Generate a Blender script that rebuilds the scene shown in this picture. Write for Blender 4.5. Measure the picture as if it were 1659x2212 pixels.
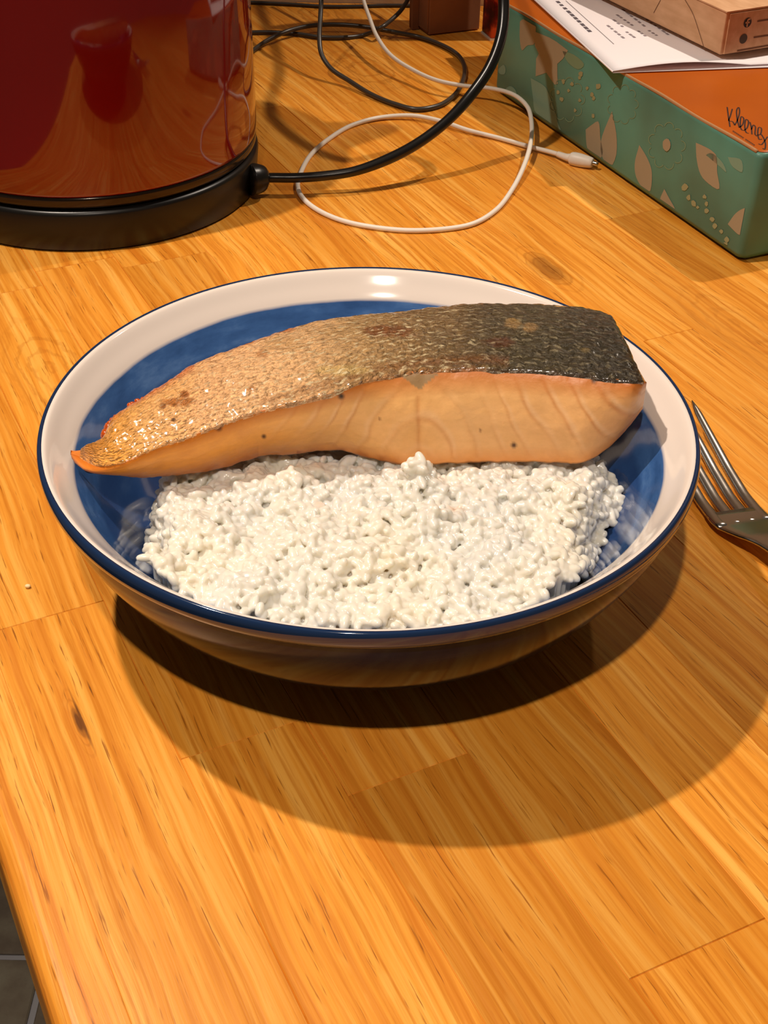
import bpy, math, random
import numpy as np
from mathutils import Vector, Matrix, noise

for o in list(bpy.data.objects): bpy.data.objects.remove(o)
S = bpy.context.scene
COL = S.collection
random.seed(7); rng = np.random.default_rng(11)

# ------------------------------------------------------------------ camera
FPX, PITCH, ROLL = 2900.0, 0.644827, 0.018518
CAM = np.array([0.00512, -0.364604, 0.300219])          # bowl foot centre is the origin, table top is z = 0
FW = np.array([0, math.cos(PITCH), -math.sin(PITCH)]); RT = np.array([1.0, 0, 0]); UP = np.cross(RT, FW)
RT, UP = math.cos(ROLL)*RT + math.sin(ROLL)*UP, -math.sin(ROLL)*RT + math.cos(ROLL)*UP
cd = bpy.data.cameras.new('camera'); cam = bpy.data.objects.new('camera', cd); COL.objects.link(cam)
cd.sensor_fit = 'VERTICAL'; cd.sensor_height = 24.0; cd.lens = FPX/2212*24.0
cd.clip_start = 0.01; cd.clip_end = 50
M = Matrix.Identity(4)
for i in range(3):
    M[i][0], M[i][1], M[i][2], M[i][3] = RT[i], UP[i], -FW[i], CAM[i]
cam.matrix_world = M
S.camera = cam

# ------------------------------------------------------------------ world, lamps, exposure
w = bpy.data.worlds.new('world'); S.world = w; w.use_nodes = True
w.node_tree.nodes['Background'].inputs[0].default_value = (1.0, 0.80, 0.62, 1)
w.node_tree.nodes['Background'].inputs[1].default_value = 0.065
S.view_settings.view_transform = 'Standard'; S.view_settings.look = 'None'
S.view_settings.exposure = 0.0; S.view_settings.gamma = 1.0; S.view_settings.use_curve_mapping = False

def spot(name, loc, aim, power, size, blend, rad, colr):
    l = bpy.data.lights.new(name, 'SPOT'); l.energy = power; l.color = colr
    l.spot_size = math.radians(size); l.spot_blend = blend; l.shadow_soft_size = rad
    o = bpy.data.objects.new(name, l); COL.objects.link(o); o.location = loc
    o.rotation_euler = (Vector(aim)-Vector(loc)).to_track_quat('-Z', 'Y').to_euler()
    return o
WARM = (1.0, 0.85, 0.71)
spot('ceiling_spotlight', (-0.38, 0.115, 0.96), (-0.03, -0.04, 0.0), 36.5, 78, 1.0, 0.014, WARM)
spot('ceiling_spotlight', (-0.06, -0.57, 0.98), (0.0, -0.16, 0.0), 28.0, 52, 1.0, 0.014, WARM)
spot('ceiling_spotlight', (0.60, 0.62, 1.0), (0.19, 0.46, 0.0), 32.0, 50, 1.0, 0.014, WARM)

# ------------------------------------------------------------------ helpers
def at(px, py, z=0.0):
    d = FW + (px-829.5)/FPX*RT - (py-1106)/FPX*UP
    return CAM + d*((z-CAM[2])/d[2])
def onpl(px, py, p0, n):
    d = FW + (px-829.5)/FPX*RT - (py-1106)/FPX*UP
    return CAM + d*(np.dot(np.array(p0)-CAM, n)/np.dot(d, n))
def proj(P):
    d = np.asarray(P)-CAM; z = d@FW
    return 829.5+FPX*(d@RT)/z, 1106-FPX*(d@UP)/z
def lin(c):
    c = np.asarray(c, float)/255
    return tuple(np.where(c <= .04045, c/12.92, ((c+.055)/1.055)**2.4))
def tag(o, label=None, cat=None, group=None, kind=None):
    for k, v in (('label', label), ('category', cat), ('group', group), ('kind', kind)):
        if v: o[k] = v
    return o
def empty(name, loc=(0, 0, 0), rz=0.0):
    o = bpy.data.objects.new(name, None); COL.objects.link(o); o.location = loc; o.rotation_euler.z = rz
    o.empty_display_size = .02; return o
def mesh(name, V, F, mat, parent=None, smooth=True, mats=None, fm=None):
    me = bpy.data.meshes.new(name)
    me.from_pydata([tuple(map(float, v)) for v in V], [], [tuple(map(int, f)) for f in F]); me.update()
    for m in (mats or [mat]): me.materials.append(m)
    if fm is not None: me.polygons.foreach_set('material_index', np.asarray(fm, np.int32))
    me.polygons.foreach_set('use_smooth', [bool(smooth)]*len(me.polygons))
    o = bpy.data.objects.new(name, me); COL.objects.link(o)
    if parent: o.parent = parent
    return o
def bevel(o, wd, seg=2, ang=30):
    m = o.modifiers.new('bevel', 'BEVEL'); m.width = wd; m.segments = seg; m.limit_method = 'ANGLE'; m.angle_limit = math.radians(ang)
    return o
def grid_faces(n, m, wrap=False):
    F = []
    for i in range(n-1):
        for j in range(m if wrap else m-1):
            k = (j+1) % m
            F.append((i*m+j, (i+1)*m+j, (i+1)*m+k, i*m+k))
    return F
def lathe(name, prof, mat, parent=None, c=(0, 0, 0), seg=160, mats=None, pm=None):
    V, F, fm = [], [], []
    for r, z in prof:
        for j in range(seg):
            a = 2*math.pi*j/seg; V.append((c[0]+r*math.cos(a), c[1]+r*math.sin(a), c[2]+z))
    for i in range(len(prof)-1):
        for j in range(seg):
            k = (j+1) % seg
            F.append((i*seg+j, i*seg+k, (i+1)*seg+k, (i+1)*seg+j)); fm.append(pm[i] if pm else 0)
    return mesh(name, V, F, mat, parent, True, mats, fm)
def cr(pts, n):
    P = np.asarray(pts, float); d = np.maximum(np.linalg.norm(np.diff(P[:, :3], axis=0), axis=1), 1e-6)**.5
    t = np.r_[0, np.cumsum(d)]; m = np.gradient(P, t, axis=0) if len(P) > 2 else np.tile((P[1]-P[0])/t[1], (2, 1))
    x = np.linspace(0, t[-1], n); i = np.clip(np.searchsorted(t, x, 'right')-1, 0, len(t)-2)
    h = (t[i+1]-t[i])[:, None]; s = ((x-t[i])[:, None])/h
    return (2*s**3-3*s**2+1)*P[i]+(s**3-2*s**2+s)*h*m[i]+(-2*s**3+3*s**2)*P[i+1]+(s**3-s**2)*h*m[i+1]
def tube(name, pts, r, mat, parent=None, n=160, seg=12):
    """swept round cable; r a number or one radius per control point"""
    P = np.asarray(pts, float); R = np.full(len(P), r) if np.isscalar(r) else np.asarray(r, float)
    Q = cr(np.c_[P, R], n); C, R = Q[:, :3], Q[:, 3]
    T = np.gradient(C, axis=0); T /= np.linalg.norm(T, axis=1)[:, None]
    nrm = np.cross(T[0], (0, 0, 1.0)); 
    if np.linalg.norm(nrm) < 1e-3: nrm = np.array([1.0, 0, 0])
    V = []
    for i in range(n):
        nrm = nrm-T[i]*np.dot(nrm, T[i]); nrm /= np.linalg.norm(nrm); b = np.cross(T[i], nrm)
        for j in range(seg):
            a = 2*math.pi*j/seg; V.append(C[i]+R[i]*(math.cos(a)*nrm+math.sin(a)*b))
    F = grid_faces(n, seg, True)
    F.append(tuple(range(seg))[::1]); F.append(tuple(range((n-1)*seg, n*seg))[::-1])
    return mesh(name, V, F, mat, parent)
def prism(poly, z0, z1):
    n = len(poly); V = [(x, y, z0) for x, y in poly]+[(x, y, z1) for x, y in poly]
    F = [tuple(range(n))[::-1], tuple(range(n, 2*n))]+[(i, (i+1) % n, n+(i+1) % n, n+i) for i in range(n)]
    return V, F

# ---- materials
def mat(name, col=(.5, .5, .5), rough=.5, metal=0., spec=.5, coat=0., sss=0., ssr=(1, .5, .3), sssc=.002, cr_=.05):
    m = bpy.data.materials.new(name); m.use_nodes = True; b = m.node_tree.nodes['Principled BSDF']
    b.inputs['Base Color'].default_value = (*col, 1); b.inputs['Roughness'].default_value = rough
    b.inputs['Metallic'].default_value = metal; b.inputs['Specular IOR Level'].default_value = spec
    b.inputs['Coat Weight'].default_value = coat; b.inputs['Coat Roughness'].default_value = cr_
    b.inputs['Subsurface Weight'].default_value = sss; b.inputs['Subsurface Radius'].default_value = ssr
    b.inputs['Subsurface Scale'].default_value = sssc
    return m
class G:
    """small node graph helper"""
    def __init__(s, m): s.m = m; s.t = m.node_tree; s.b = s.t.nodes['Principled BSDF']
    def n(s, typ, **kw):
        x = s.t.nodes.new(typ)
        for k, v in kw.items():
            if k.startswith('i_'):
                key = k[2:]; x.inputs[int(key) if key.isdigit() else key.replace('_', ' ')].default_value = v
            else: setattr(x, k, v)
        return x
    def l(s, a, b): s.t.links.new(a, b)
    def val(s, sock, v):
        if isinstance(v, bpy.types.NodeSocket): s.l(v, sock)
        else: sock.default_value = v
    def math(s, op, a, b=0.0, c=None, clamp=False):
        x = s.n('ShaderNodeMath', operation=op, use_clamp=clamp); s.val(x.inputs[0], a); s.val(x.inputs[1], b)
        if c is not None: s.val(x.inputs[2], c)
        return x.outputs[0]
    def mix(s, f, a, b, mode='MIX'):
        x = s.n('ShaderNodeMix', data_type='RGBA', blend_type=mode); s.val(x.inputs[0], f)
        for i, v in ((6, a), (7, b)):
            if isinstance(v, bpy.types.NodeSocket): s.l(v, x.inputs[i])
            else: x.inputs[i].default_value = (*v[:3], 1)
        return x.outputs[2]
    def noise(s, vec, scale, detail=4, rough=.5, dist=0., out=0):
        x = s.n('ShaderNodeTexNoise'); x.inputs['Scale'].default_value = scale; x.inputs['Detail'].default_value = detail
        x.inputs['Roughness'].default_value = rough; x.inputs['Distortion'].default_value = dist
        if vec is not None: s.l(vec, x.inputs['Vector'])
        return x.outputs[out]
    def ramp(s, f, stops, interp='LINEAR'):
        x = s.n('ShaderNodeValToRGB'); x.color_ramp.interpolation = interp; e = x.color_ramp.elements
        while len(e) < len(stops): e.new(.5)
        for q, (p, c) in zip(e, stops):
            q.position = p; q.color = (*(c if hasattr(c, '__len__') else (c, c, c)), 1)
        s.val(x.inputs[0], f); return x.outputs[0]
    def mapping(s, vec, scale, loc=(0, 0, 0)):
        x = s.n('ShaderNodeMapping'); x.inputs['Scale'].default_value = scale
        x.inputs['Location'].default_value = loc; s.l(vec, x.inputs['Vector']); return x.outputs[0]
    def obj(s): return s.n('ShaderNodeTexCoord').outputs['Object']
    def bump(s, h, strength, dist):
        x = s.n('ShaderNodeBump'); x.inputs['Strength'].default_value = strength; x.inputs['Distance'].default_value = dist
        s.l(h, x.inputs['Height']); s.l(x.outputs[0], s.b.inputs['Normal'])

ANG = math.radians(-63.5)                                    # direction of the oak staves
UU = np.array([math.cos(ANG), math.sin(ANG)]); VV = np.array([-UU[1], UU[0]])
def uv(px, py): p = at(px, py)[:2]; return float(p@UU), float(p@VV)

def oak_material():
    m = mat('oiled_oak', rough=.36, spec=.35); g = G(m)
    co = g.obj(); oi = g.n('ShaderNodeObjectInfo').outputs['Random']
    sep = g.n('ShaderNodeSeparateXYZ'); g.l(co, sep.inputs[0])
    # each stave takes its own slice of the grain
    off = g.n('ShaderNodeCombineXYZ'); g.l(g.math('MULTIPLY', oi, 37.0), off.inputs[0]); g.l(g.math('MULTIPLY', oi, 91.0), off.inputs[1]); g.l(g.math('MULTIPLY', oi, 13.0), off.inputs[2])
    add = g.n('ShaderNodeVectorMath', operation='ADD'); g.l(co, add.inputs[0]); g.l(off.outputs[0], add.inputs[1]); p = add.outputs[0]
    # slow wander of the grain lines
    wob = g.noise(g.mapping(p, (5, 9, 5)), 1.0, 3, .5)
    cw = g.n('ShaderNodeCombineXYZ'); g.l(g.math('MULTIPLY', g.math('SUBTRACT', wob, .5), .018), cw.inputs[1])
    ad2 = g.n('ShaderNodeVectorMath', operation='ADD'); g.l(p, ad2.inputs[0]); g.l(cw.outputs[0], ad2.inputs[1]); p2 = ad2.outputs[0]
    fine = g.noise(g.mapping(p2, (11, 480, 60)), 1.0, 6, .66)
    mid = g.noise(g.mapping(p2, (6, 210, 20)), 1.0, 5, .6)
    big = g.noise(g.mapping(p2, (2.2, 16, 4)), 1.0, 3, .5)
    rays = g.noise(g.mapping(p2, (60, 260, 60)), 1.0, 2, .5)
    base = g.ramp(mid, [(.32, (.64, .205, .017)), (.48, (.82, .335, .038)), (.66, (.93, .48, .095))])
    base = g.mix(g.ramp(fine, [(.36, .75), (.52, 0.0)]), base, (.56, .175, .012))
    pores = g.noise(g.mapping(p2, (45, 1100, 60)), 1.0, 3, .6)
    base = g.mix(g.ramp(pores, [(.30, .9), (.38, 0.0)]), base, (.28, .08, .007))
    base = g.mix(g.ramp(rays, [(.64, 0.0), (.76, .22)]), base, (.93, .50, .11))
    base = g.mix(g.ramp(big, [(.35, .35), (.6, 0.0)]), base, (.62, .225, .018))
    tint = g.ramp(oi, [(0, (.80, .76, .70)), (.25, (1.0, 1.0, 1.0)), (.5, (.90, .86, .80)), (.75, (1.08, 1.08, 1.12)), (1, (.86, .80, .74))])
    base = g.mix(1.0, base, tint, 'MULTIPLY')
    # knots and cathedral figures, rings bent round a centre
    nz = g.noise(g.mapping(co, (50, 70, 50)), 1.0, 3, .6)
    for ku, kv, a, b, core, ring in KNOTS:
        du = g.math('DIVIDE', g.math('SUBTRACT', sep.outputs[0], ku), a); dv = g.math('DIVIDE', g.math('SUBTRACT', sep.outputs[1], kv), b)
        d = g.math('SQRT', g.math('ADD', g.math('MULTIPLY', du, du), g.math('MULTIPLY', dv, dv)))
        d = g.math('ADD', d, g.math('MULTIPLY', g.math('SUBTRACT', nz, .5), .55))
        rg = g.math('SINE', g.math('MULTIPLY', d, 26.0))
        rgm = g.math('MULTIPLY', g.ramp(rg, [(.35, 0.0), (.9, 1.0)]), g.ramp(d, [(.55, ring), (1.0, 0.0)]))
        base = g.mix(rgm, base, (.36, .11, .008))
        if core: base = g.mix(g.ramp(d, [(.10*core, 1.0 if core < 1.4 else .6), (.32*core, .0)]), base, (.16, .05, .007))
    g.l(base, g.b.inputs['Base Color'])
    g.l(g.math('ADD', g.math('MULTIPLY', fine, .25), .22), g.b.inputs['Roughness'])
    g.bump(fine, .25, .0003)
    return m
k1 = uv(168, 1555); k2 = uv(1185, 580); k3 = uv(790, 150); k4 = uv(110, 800); k5 = uv(700, 30); k6 = uv(1590, 700)
k7 = uv(172, 1545); k8 = uv(196, 1490)
KNOTS = [(k7[0], k7[1], .040, .0016, 1.3, 0), (k8[0], k8[1], .012, .0010, 1.3, 0), (k1[0], k1[1], .020, .0034, 1.3, .3), (k2[0], k2[1], .034, .013, 1.9, .35), (k3[0], k3[1], .050, .030, 0, .4),
         (k4[0], k4[1], .060, .022, 0, .28), (k5[0], k5[1], .05, .03, 0, .4), (k6[0], k6[1], .05, .02, 0, .2)]
OAK = oak_material()

# ------------------------------------------------------------------ setting: wall, floor
plaster = mat('cream_wall_paint', lin((226, 216, 198)), .6)
G_ = G(plaster); G_.bump(G_.noise(G_.obj(), 90, 4), .2, .001)
V, F = prism([(-1.6, .668), (1.6, .668), (1.6, .76), (-1.6, .76)], -.9, 1.5)
tag(mesh('wall_back', V, F, plaster, smooth=False), kind='structure')

grout = mat('pale_floor_grout', lin((165, 165, 170)), .5)
V, F = prism([(-1.63, -1.64), (1.366, -1.64), (1.366, .66), (-1.63, .66)], -.93, -.9045)
floor = tag(mesh('floor', V, F, grout, smooth=False), kind='structure')
slate = mat('dark_slate', rough=.38); g = G(slate); co = g.obj(); oi = g.n('ShaderNodeObjectInfo').outputs['Random']
c = g.ramp(g.noise(co, 9, 6, .6), [(.3, lin((84, 72, 66))), (.5, lin((120, 112, 100))), (.7, lin((146, 144, 130)))])
g.l(g.mix(1.0, c, g.ramp(oi, [(0, (.8, .72, .68)), (1, (1.25, 1.25, 1.15))]), 'MULTIPLY'), g.b.inputs['Base Color'])
g.bump(g.noise(co, 30, 5), .5, .004)
TS = .30
V, F = prism([(.0035, .0035), (TS-.0035, .0035), (TS-.0035, TS-.0035), (.0035, TS-.0035)], -.9045, -.9)
tile_me = None
for i in range(-4, 5):
    for j in range(-6, 1):
        x0, y0 = -.334+TS*i, .46+TS*j
        if tile_me is None:
            o = mesh('tile', V, F, slate, floor, smooth=False); bevel(o, .0015, 1); tile_me = o.data; first = o
        else:
            o = first.copy(); COL.objects.link(o)
        o.location = (x0, y0, 0)

# ------------------------------------------------------------------ oak worktop built of staves
worktop = tag(empty('worktop', (0, 0, 0), ANG), 'golden oak block worktop of glued staves with rounded front edge', 'worktop')
def clip(poly, a, b, c):                                    # keep a*x + b*y <= c
    out = []
    for i in range(len(poly)):
        p, q_ = poly[i], poly[(i+1) % len(poly)]; dp = a*p[0]+b*p[1]-c; dq = a*q_[0]+b*q_[1]-c
        if dp <= 0: out.append(p)
        if dp*dq < 0: t = dp/(dp-dq); out.append((p[0]+t*(q_[0]-p[0]), p[1]+t*(q_[1]-p[1])))
    return out
seams = [-.1455, -.128, -.0885, -.049, -.0097, .034, .072, .110, .146, .182, .2097, .237, .276, .315, .355, .395, .435, .475, .515, .555, .595]
known = {1: [-.0235, .31], 4: [.176, -.26, -.52], 9: [-.095, -.42], 10: [-.34, .09], 8: [-.30, .12], 11: [-.21, .15], 5: [-.20, -.55]}
THK = .038
for ci in range(len(seams)-1):
    v0, v1 = seams[ci], seams[ci+1]
    js = list(known.get(ci, []))
    if not js:
        x = -.95+random.random()*.3
        while x < .42: js.append(x); x += random.uniform(.30, .46)
    js = sorted([j for j in js if -.9 < j < .4]); us = [-.98]+js+[.46]
    for a, b in zip(us[:-1], us[1:]):
        if b-a < .03: continue
        poly = [(a, v0), (b, v0), (b, v1), (a, v1)]
        # the wall cuts the staves off: world y = u*UU.y + v*VV.y
        poly = clip(poly, UU[1], VV[1], .6675)
        poly = clip(poly, UU[0], VV[0], .62); poly = clip(poly, -UU[0], -VV[0], .75)
        if len(poly) < 3: continue
        ar = abs(sum(poly[i][0]*poly[(i+1) % len(poly)][1]-poly[(i+1) % len(poly)][0]*poly[i][1] for i in range(len(poly))))/2
        if ar < 2e-4: continue
        if ci == 0:                                         # rounded front edge
            R = .006; prof = [(v1, -THK), (v0+.003, -THK), (v0, -THK+.003)]+[(v0+R-R*math.cos(t), -R+R*math.sin(t)) for t in np.linspace(0, math.pi/2, 7)]+[(v1, 0)]
            us_ = (a, b); n = len(prof)
            V = [(u_, p_, z_) for u_ in us_ for p_, z_ in prof]
            F = [(i, (i+1) % n, n+(i+1) % n, n+i) for i in range(n)]+[tuple(range(n))[::-1], tuple(range(n, 2*n))]
            mesh('stave', V, F, OAK, worktop, smooth=False)
        else:
            e = .00008; cx = sum(p[0] for p in poly)/len(poly); cy = sum(p[1] for p in poly)/len(poly); n = len(poly)
            def ins(p, k): return (p[0]-math.copysign(k, p[0]-cx), p[1]-math.copysign(k, p[1]-cy))
            dz = random.uniform(-.00004, .00004)
            V = [(*p, -THK) for p in poly]+[(*p, -.0004) for p in poly]+[(*ins(p, .00025), dz) for p in poly]
            F = [tuple(range(n))[::-1], tuple(range(2*n, 3*n))]
            F += [(i, (i+1) % n, n+(i+1) % n, n+i) for i in range(n)]+[(n+i, n+(i+1) % n, 2*n+(i+1) % n, 2*n+i) for i in range(n)]
            mesh('stave', V, F, OAK, worktop, smooth=False)

# ------------------------------------------------------------------ bowl
glaze_in = mat('blue_and_white_glaze', rough=.09, spec=.5, coat=.3); g = G(glaze_in)
co = g.obj(); sp = g.n('ShaderNodeSeparateXYZ'); g.l(co, sp.inputs[0])
rr = g.math('SQRT', g.math('ADD', g.math('MULTIPLY', sp.outputs[0], sp.outputs[0]), g.math('MULTIPLY', sp.outputs[1], sp.outputs[1])))
rr = g.math('ADD', rr, g.math('MULTIPLY', g.math('SUBTRACT', g.noise(g.mapping(co, (22, 22, 22)), 1., 3), .5), .0016))
t = g.math('DIVIDE', rr, .11)
washy = g.noise(g.mapping(co, (60, 60, 200)), 1., 5, .6)
blue = g.ramp(washy, [(.3, lin((44, 78, 130))), (.55, lin((58, 96, 152))), (.75, lin((84, 120, 172)))])
blue = g.mix(g.ramp(t, [(.798, .7), (.812, 0.0)]), blue, lin((26, 50, 98)))
white = lin((228, 216, 206))
f = g.ramp(t, [(.8595, 0.0), (.8655, 1.0)])
g.l(g.mix(f, blue, white), g.b.inputs['Base Color'])
glaze_out = mat('dark_navy_glaze', rough=.1, spec=.13, coat=.0); g = G(glaze_out); co = g.obj()
n1 = g.noise(g.mapping(co, (25, 25, 120)), 1., 5, .6)
g.l(g.ramp(n1, [(.35, lin((20, 24, 46))), (.6, lin((32, 36, 62))), (.8, lin((62, 64, 90)))]), g.b.inputs['Base Color'])
g.l(g.math('ADD', g.math('MULTIPLY', n1, .16), .05), g.b.inputs['Roughness'])
navy_rim = mat('navy_rim_glaze', lin((22, 44, 78)), .08, spec=.6, coat=.5)
foot_clay = mat('unglazed_foot', lin((176, 160, 140)), .7)

bowl = tag(empty('bowl'), 'wide shallow ceramic bowl, blue and white inside, dark navy outside, holding rice and salmon', 'bowl')
inner = [(.0, .0105), (.030, .0110), (.048, .0140), (.062, .0205), (.076, .0315), (.087, .0450), (.0925, .0528), (.0955, .0570), (.0990, .0608), (.1016, .0638), (.1026, .0647)]
outer = [(.1036, .0650), (.1044, .0640), (.1046, .0620), (.1034, .0570), (.1010, .0500), (.0965, .0410), (.0885, .0290), (.0765, .0180), (.0600, .0080), (.0470, .0045), (.040, .0035), (.0, .0035)]
def smooth_prof(p, n): return [tuple(x) for x in cr(np.array([(a, b, 0) for a, b in p]), n)[:, :2]]
ip = smooth_prof(inner, 60); op = smooth_prof(outer, 60)
ip = [(max(r, 0), z) for r, z in ip]; op = [(max(r, 0), z) for r, z in op]
def in_z(r): return float(np.interp(r, [p[0] for p in ip], [p[1] for p in ip]))
prof = ip+op
pm = [0]*(len(ip)-1)+[0]+[1]*(len(op)-1)
lathe('bowl_body', prof, None, bowl, seg=192, mats=[glaze_in, glaze_out], pm=pm)
rim = [(.1037, .0649), (.1043, .0653), (.1049, .0648), (.1053, .0635), (.1053, .0615), (.1049, .0600), (.1043, .0592), (.1036, .0594), (.1034, .0620), (.1037, .0649)]
tag(lathe('rim_band', rim, navy_rim, bowl, seg=192), 'navy glazed rim')
lathe('foot_ring', [(.040, .0055), (.0395, 0), (.0440, 0), (.0465, .0060), (.040, .0055)], foot_clay, bowl, seg=96)

# ------------------------------------------------------------------ rice
rice_m = mat('cooked_white_rice', (.9, .86, .78), .30, spec=.45, coat=.3, sss=.8, ssr=(1, .88, .68), sssc=.0035, cr_=.12)
g = G(rice_m); co = g.obj()
c = g.ramp(g.noise(co, 28, 3), [(.35, (.69, .68, .63)), (.6, (.76, .72, .62)), (.8, (.77, .70, .55))])
c = g.mix(g.ramp(g.noise(g.mapping(co, (1, 1, 1), (3, 1, 2)), 230, 2), [(.25, .1), (.5, 0.)]), c, (.66, .64, .60))
for px, py, rad in ((690, 1075, .0016), (985, 1105, .0016), (940, 1010, .002), (700, 975, .003)):
    p = at(px, py, .053); vd = g.n('ShaderNodeVectorMath', operation='DISTANCE'); g.l(co, vd.inputs[0]); vd.inputs[1].default_value = tuple(p)
    c = g.mix(g.ramp(g.math('DIVIDE', vd.outputs['Value'], rad*2.2), [(.2, .55), (1., 0.)]), c, lin((205, 130, 50)))
g.l(c, g.b.inputs['Base Color'])
OUTL = [at(*p)[:2] for p in ((312, 1040, .044), (322, 1085, .043), (300, 1130, .043), (330, 1180, .046), (300, 1222, .052), (420, 1290, .056), (560, 1322, .058), (700, 1340, .058), (850, 1348, .058), (1000, 1342, .058), (1130, 1310, .058), (1265, 1255, .052), (1285, 1200, .048), (1305, 1145, .045), (1338, 1100, .044), (1352, 1055, .044), (1338, 1010, .045))]
OUTL += [np.array((.082, .012)), np.array((.060, .034)), np.array((.0, .040)), np.array((-.045, .028)), np.array((-.068, .012))]
OUTL = np.array(OUTL)
def inside_d(x, y):
    n = len(OUTL); ins = False; dm = 9
    for i in range(n):
        a, b = OUTL[i], OUTL[(i+1) % n]
        if (a[1] > y) != (b[1] > y) and x < (b[0]-a[0])*(y-a[1])/(b[1]-a[1])+a[0]: ins = not ins
        ab = b-a; t_ = max(0, min(1, ((x-a[0])*ab[0]+(y-a[1])*ab[1])/(ab@ab))); dm = min(dm, math.hypot(x-a[0]-t_*ab[0], y-a[1]-t_*ab[1]))
    return dm if ins else -dm
BUMPS = [(905, 1015, .0580, .0062, .0125), (925, 1110, .0560, .009, .0058), (700, 1190, .055, .016, .0030), (640, 1040, .050, .010, .003), (440, 1120, .050, .010, .0040), (1080, 1190, .055, .014, .003), (1230, 1070, .05, .010, .004), (560, 1260, .055, .012, .002), (1110, 1060, .052, .008, .003), (1190, 1240, .055, .009, .003)]
BP = [(*at(px, py, z)[:2], s_, h_) for px, py, z, s_, h_ in BUMPS]
def ztop(x, y):
    d = inside_d(x, y)
    z = .0470+.0075*min(1, max(0, (-.004-y)/.055))
    z += .0034*noise.noise((x*75, y*75, 1.3))+.0034*noise.noise((x*150, y*150, 4.1))
    for bx, by, s_, h_ in BP: z += h_*math.exp(-((x-bx)**2+(y-by)**2)/(2*(s_*.62)**2))*(1 if y < .004 else .2)
    if y > -.006: z = min(z, .0475)
    z0 = in_z(math.hypot(x, y)); k = min(1, max(0, d/.010))
    front = max(0, min(1, (-y-.045)/.015)); k = max(k, front*min(1, max(0, (d+.002)/.003)))
    k = math.sin(k*math.pi/2)
    return z0+(max(z, z0+.002)-z0)*k, z0, d
# one grain: a rounded rod
gs, gr = 10, 8; GV = []
for i in range(1, gr):
    th = math.pi*i/gr
    for j in range(gs): ph = 2*math.pi*j/gs; GV.append((math.cos(th)*1.0, math.sin(th)**.8*math.cos(ph), math.sin(th)**.8*math.sin(ph)))
GV = [(1.0, 0, 0)]+GV+[(-1.0, 0, 0)]; GV = np.array(GV); GF = []
for j in range(gs): GF.append((0, 1+j, 1+(j+1) % gs))
for i in range(gr-2):
    for j in range(gs): a = 1+i*gs; GF.append((a+j, a+gs+j, a+gs+(j+1) % gs, a+(j+1) % gs))
a = 1+(gr-2)*gs
for j in range(gs): GF.append((a+j, len(GV)-1, a+(j+1) % gs))
V, F, base_i = [], [], 0
N = 0; tries = 0
while N < 4600 and tries < 60000:
    tries += 1
    x, y = rng.uniform(-.078, .090), rng.uniform(-.090, .036)
    if y > .004 and rng.random() < .75: continue
    d = inside_d(x, y)
    if d < .0012: continue
    zt, z0, _ = ztop(x, y)
    z = zt-rng.choice([.0004, .0012, .0020, .0032], p=[.34, .34, .20, .12])
    if z < z0+.0012: z = z0+.0012+rng.random()*.0008
    L = rng.uniform(.0020, .0031); W = rng.uniform(.00120, .00175)
    yaw, pit, rl = rng.uniform(0, 2*math.pi), rng.normal(0, .45), rng.uniform(0, 3)
    # keep grains out of the bowl wall
    if math.hypot(x, y)+L*.7 > .0990 and z < .062: 
        if z < in_z(min(.1, math.hypot(x, y)+L*.6))+.0008: z = in_z(min(.1, math.hypot(x, y)+L*.6))+.0008
    R = Matrix.Rotation(yaw, 3, 'Z') @ Matrix.Rotation(pit, 3, 'Y') @ Matrix.Rotation(rl, 3, 'X')
    P = GV*np.array([L, W, W*rng.uniform(.8, 1)]); P[:, 1] += .10*P[:, 0]**2/L*rng.uniform(-1, 1)
    P = P@np.array(R).T+np.array([x, y, z]); V.append(P)
    F += [tuple(i+base_i for i in f_) for f_ in GF]; base_i += len(P); N += 1
# packed core below the loose grains
gx, gy = np.arange(-.078, .091, .0016), np.arange(-.090, .037, .0016)
idx = {}; top, bot = [], []
for i, x in enumerate(gx):
    for j, y in enumerate(gy):
        if inside_d(x, y) > .0025:
            zt, z0, _ = ztop(x, y); idx[(i, j)] = len(top); top.append((x, y, max(zt-.0022, z0+.0008))); bot.append((x, y, z0+.0004))
nt = len(top); cf = []; edges = {}
for (i, j), k in idx.items():
    if (i+1, j) in idx and (i, j+1) in idx and (i+1, j+1) in idx:
        q4 = (k, idx[(i+1, j)], idx[(i+1, j+1)], idx[(i, j+1)]); cf.append(q4); cf.append(tuple(nt+v for v in q4[::-1]))
        for e in range(4): edges[(q4[e], q4[(e+1) % 4])] = 1
for (a_, b_) in edges:
    if (b_, a_) not in edges: cf.append((b_, a_, nt+a_, nt+b_))
F += [tuple(base_i+v for v in f_) for f_ in cf]; V = np.concatenate(V+[np.array(top), np.array(bot)])
rice = mesh('rice', V, F, rice_m)
rm = rice.modifiers.new('fuse', 'REMESH'); rm.mode = 'VOXEL'; rm.voxel_size = .00032; rm.use_smooth_shade = True
sm = rice.modifiers.new('soft', 'SMOOTH'); sm.factor = .5; sm.iterations = 4
tag(rice, 'mound of sticky white cooked rice filling the front of the bowl', 'rice', kind='stuff')

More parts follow.
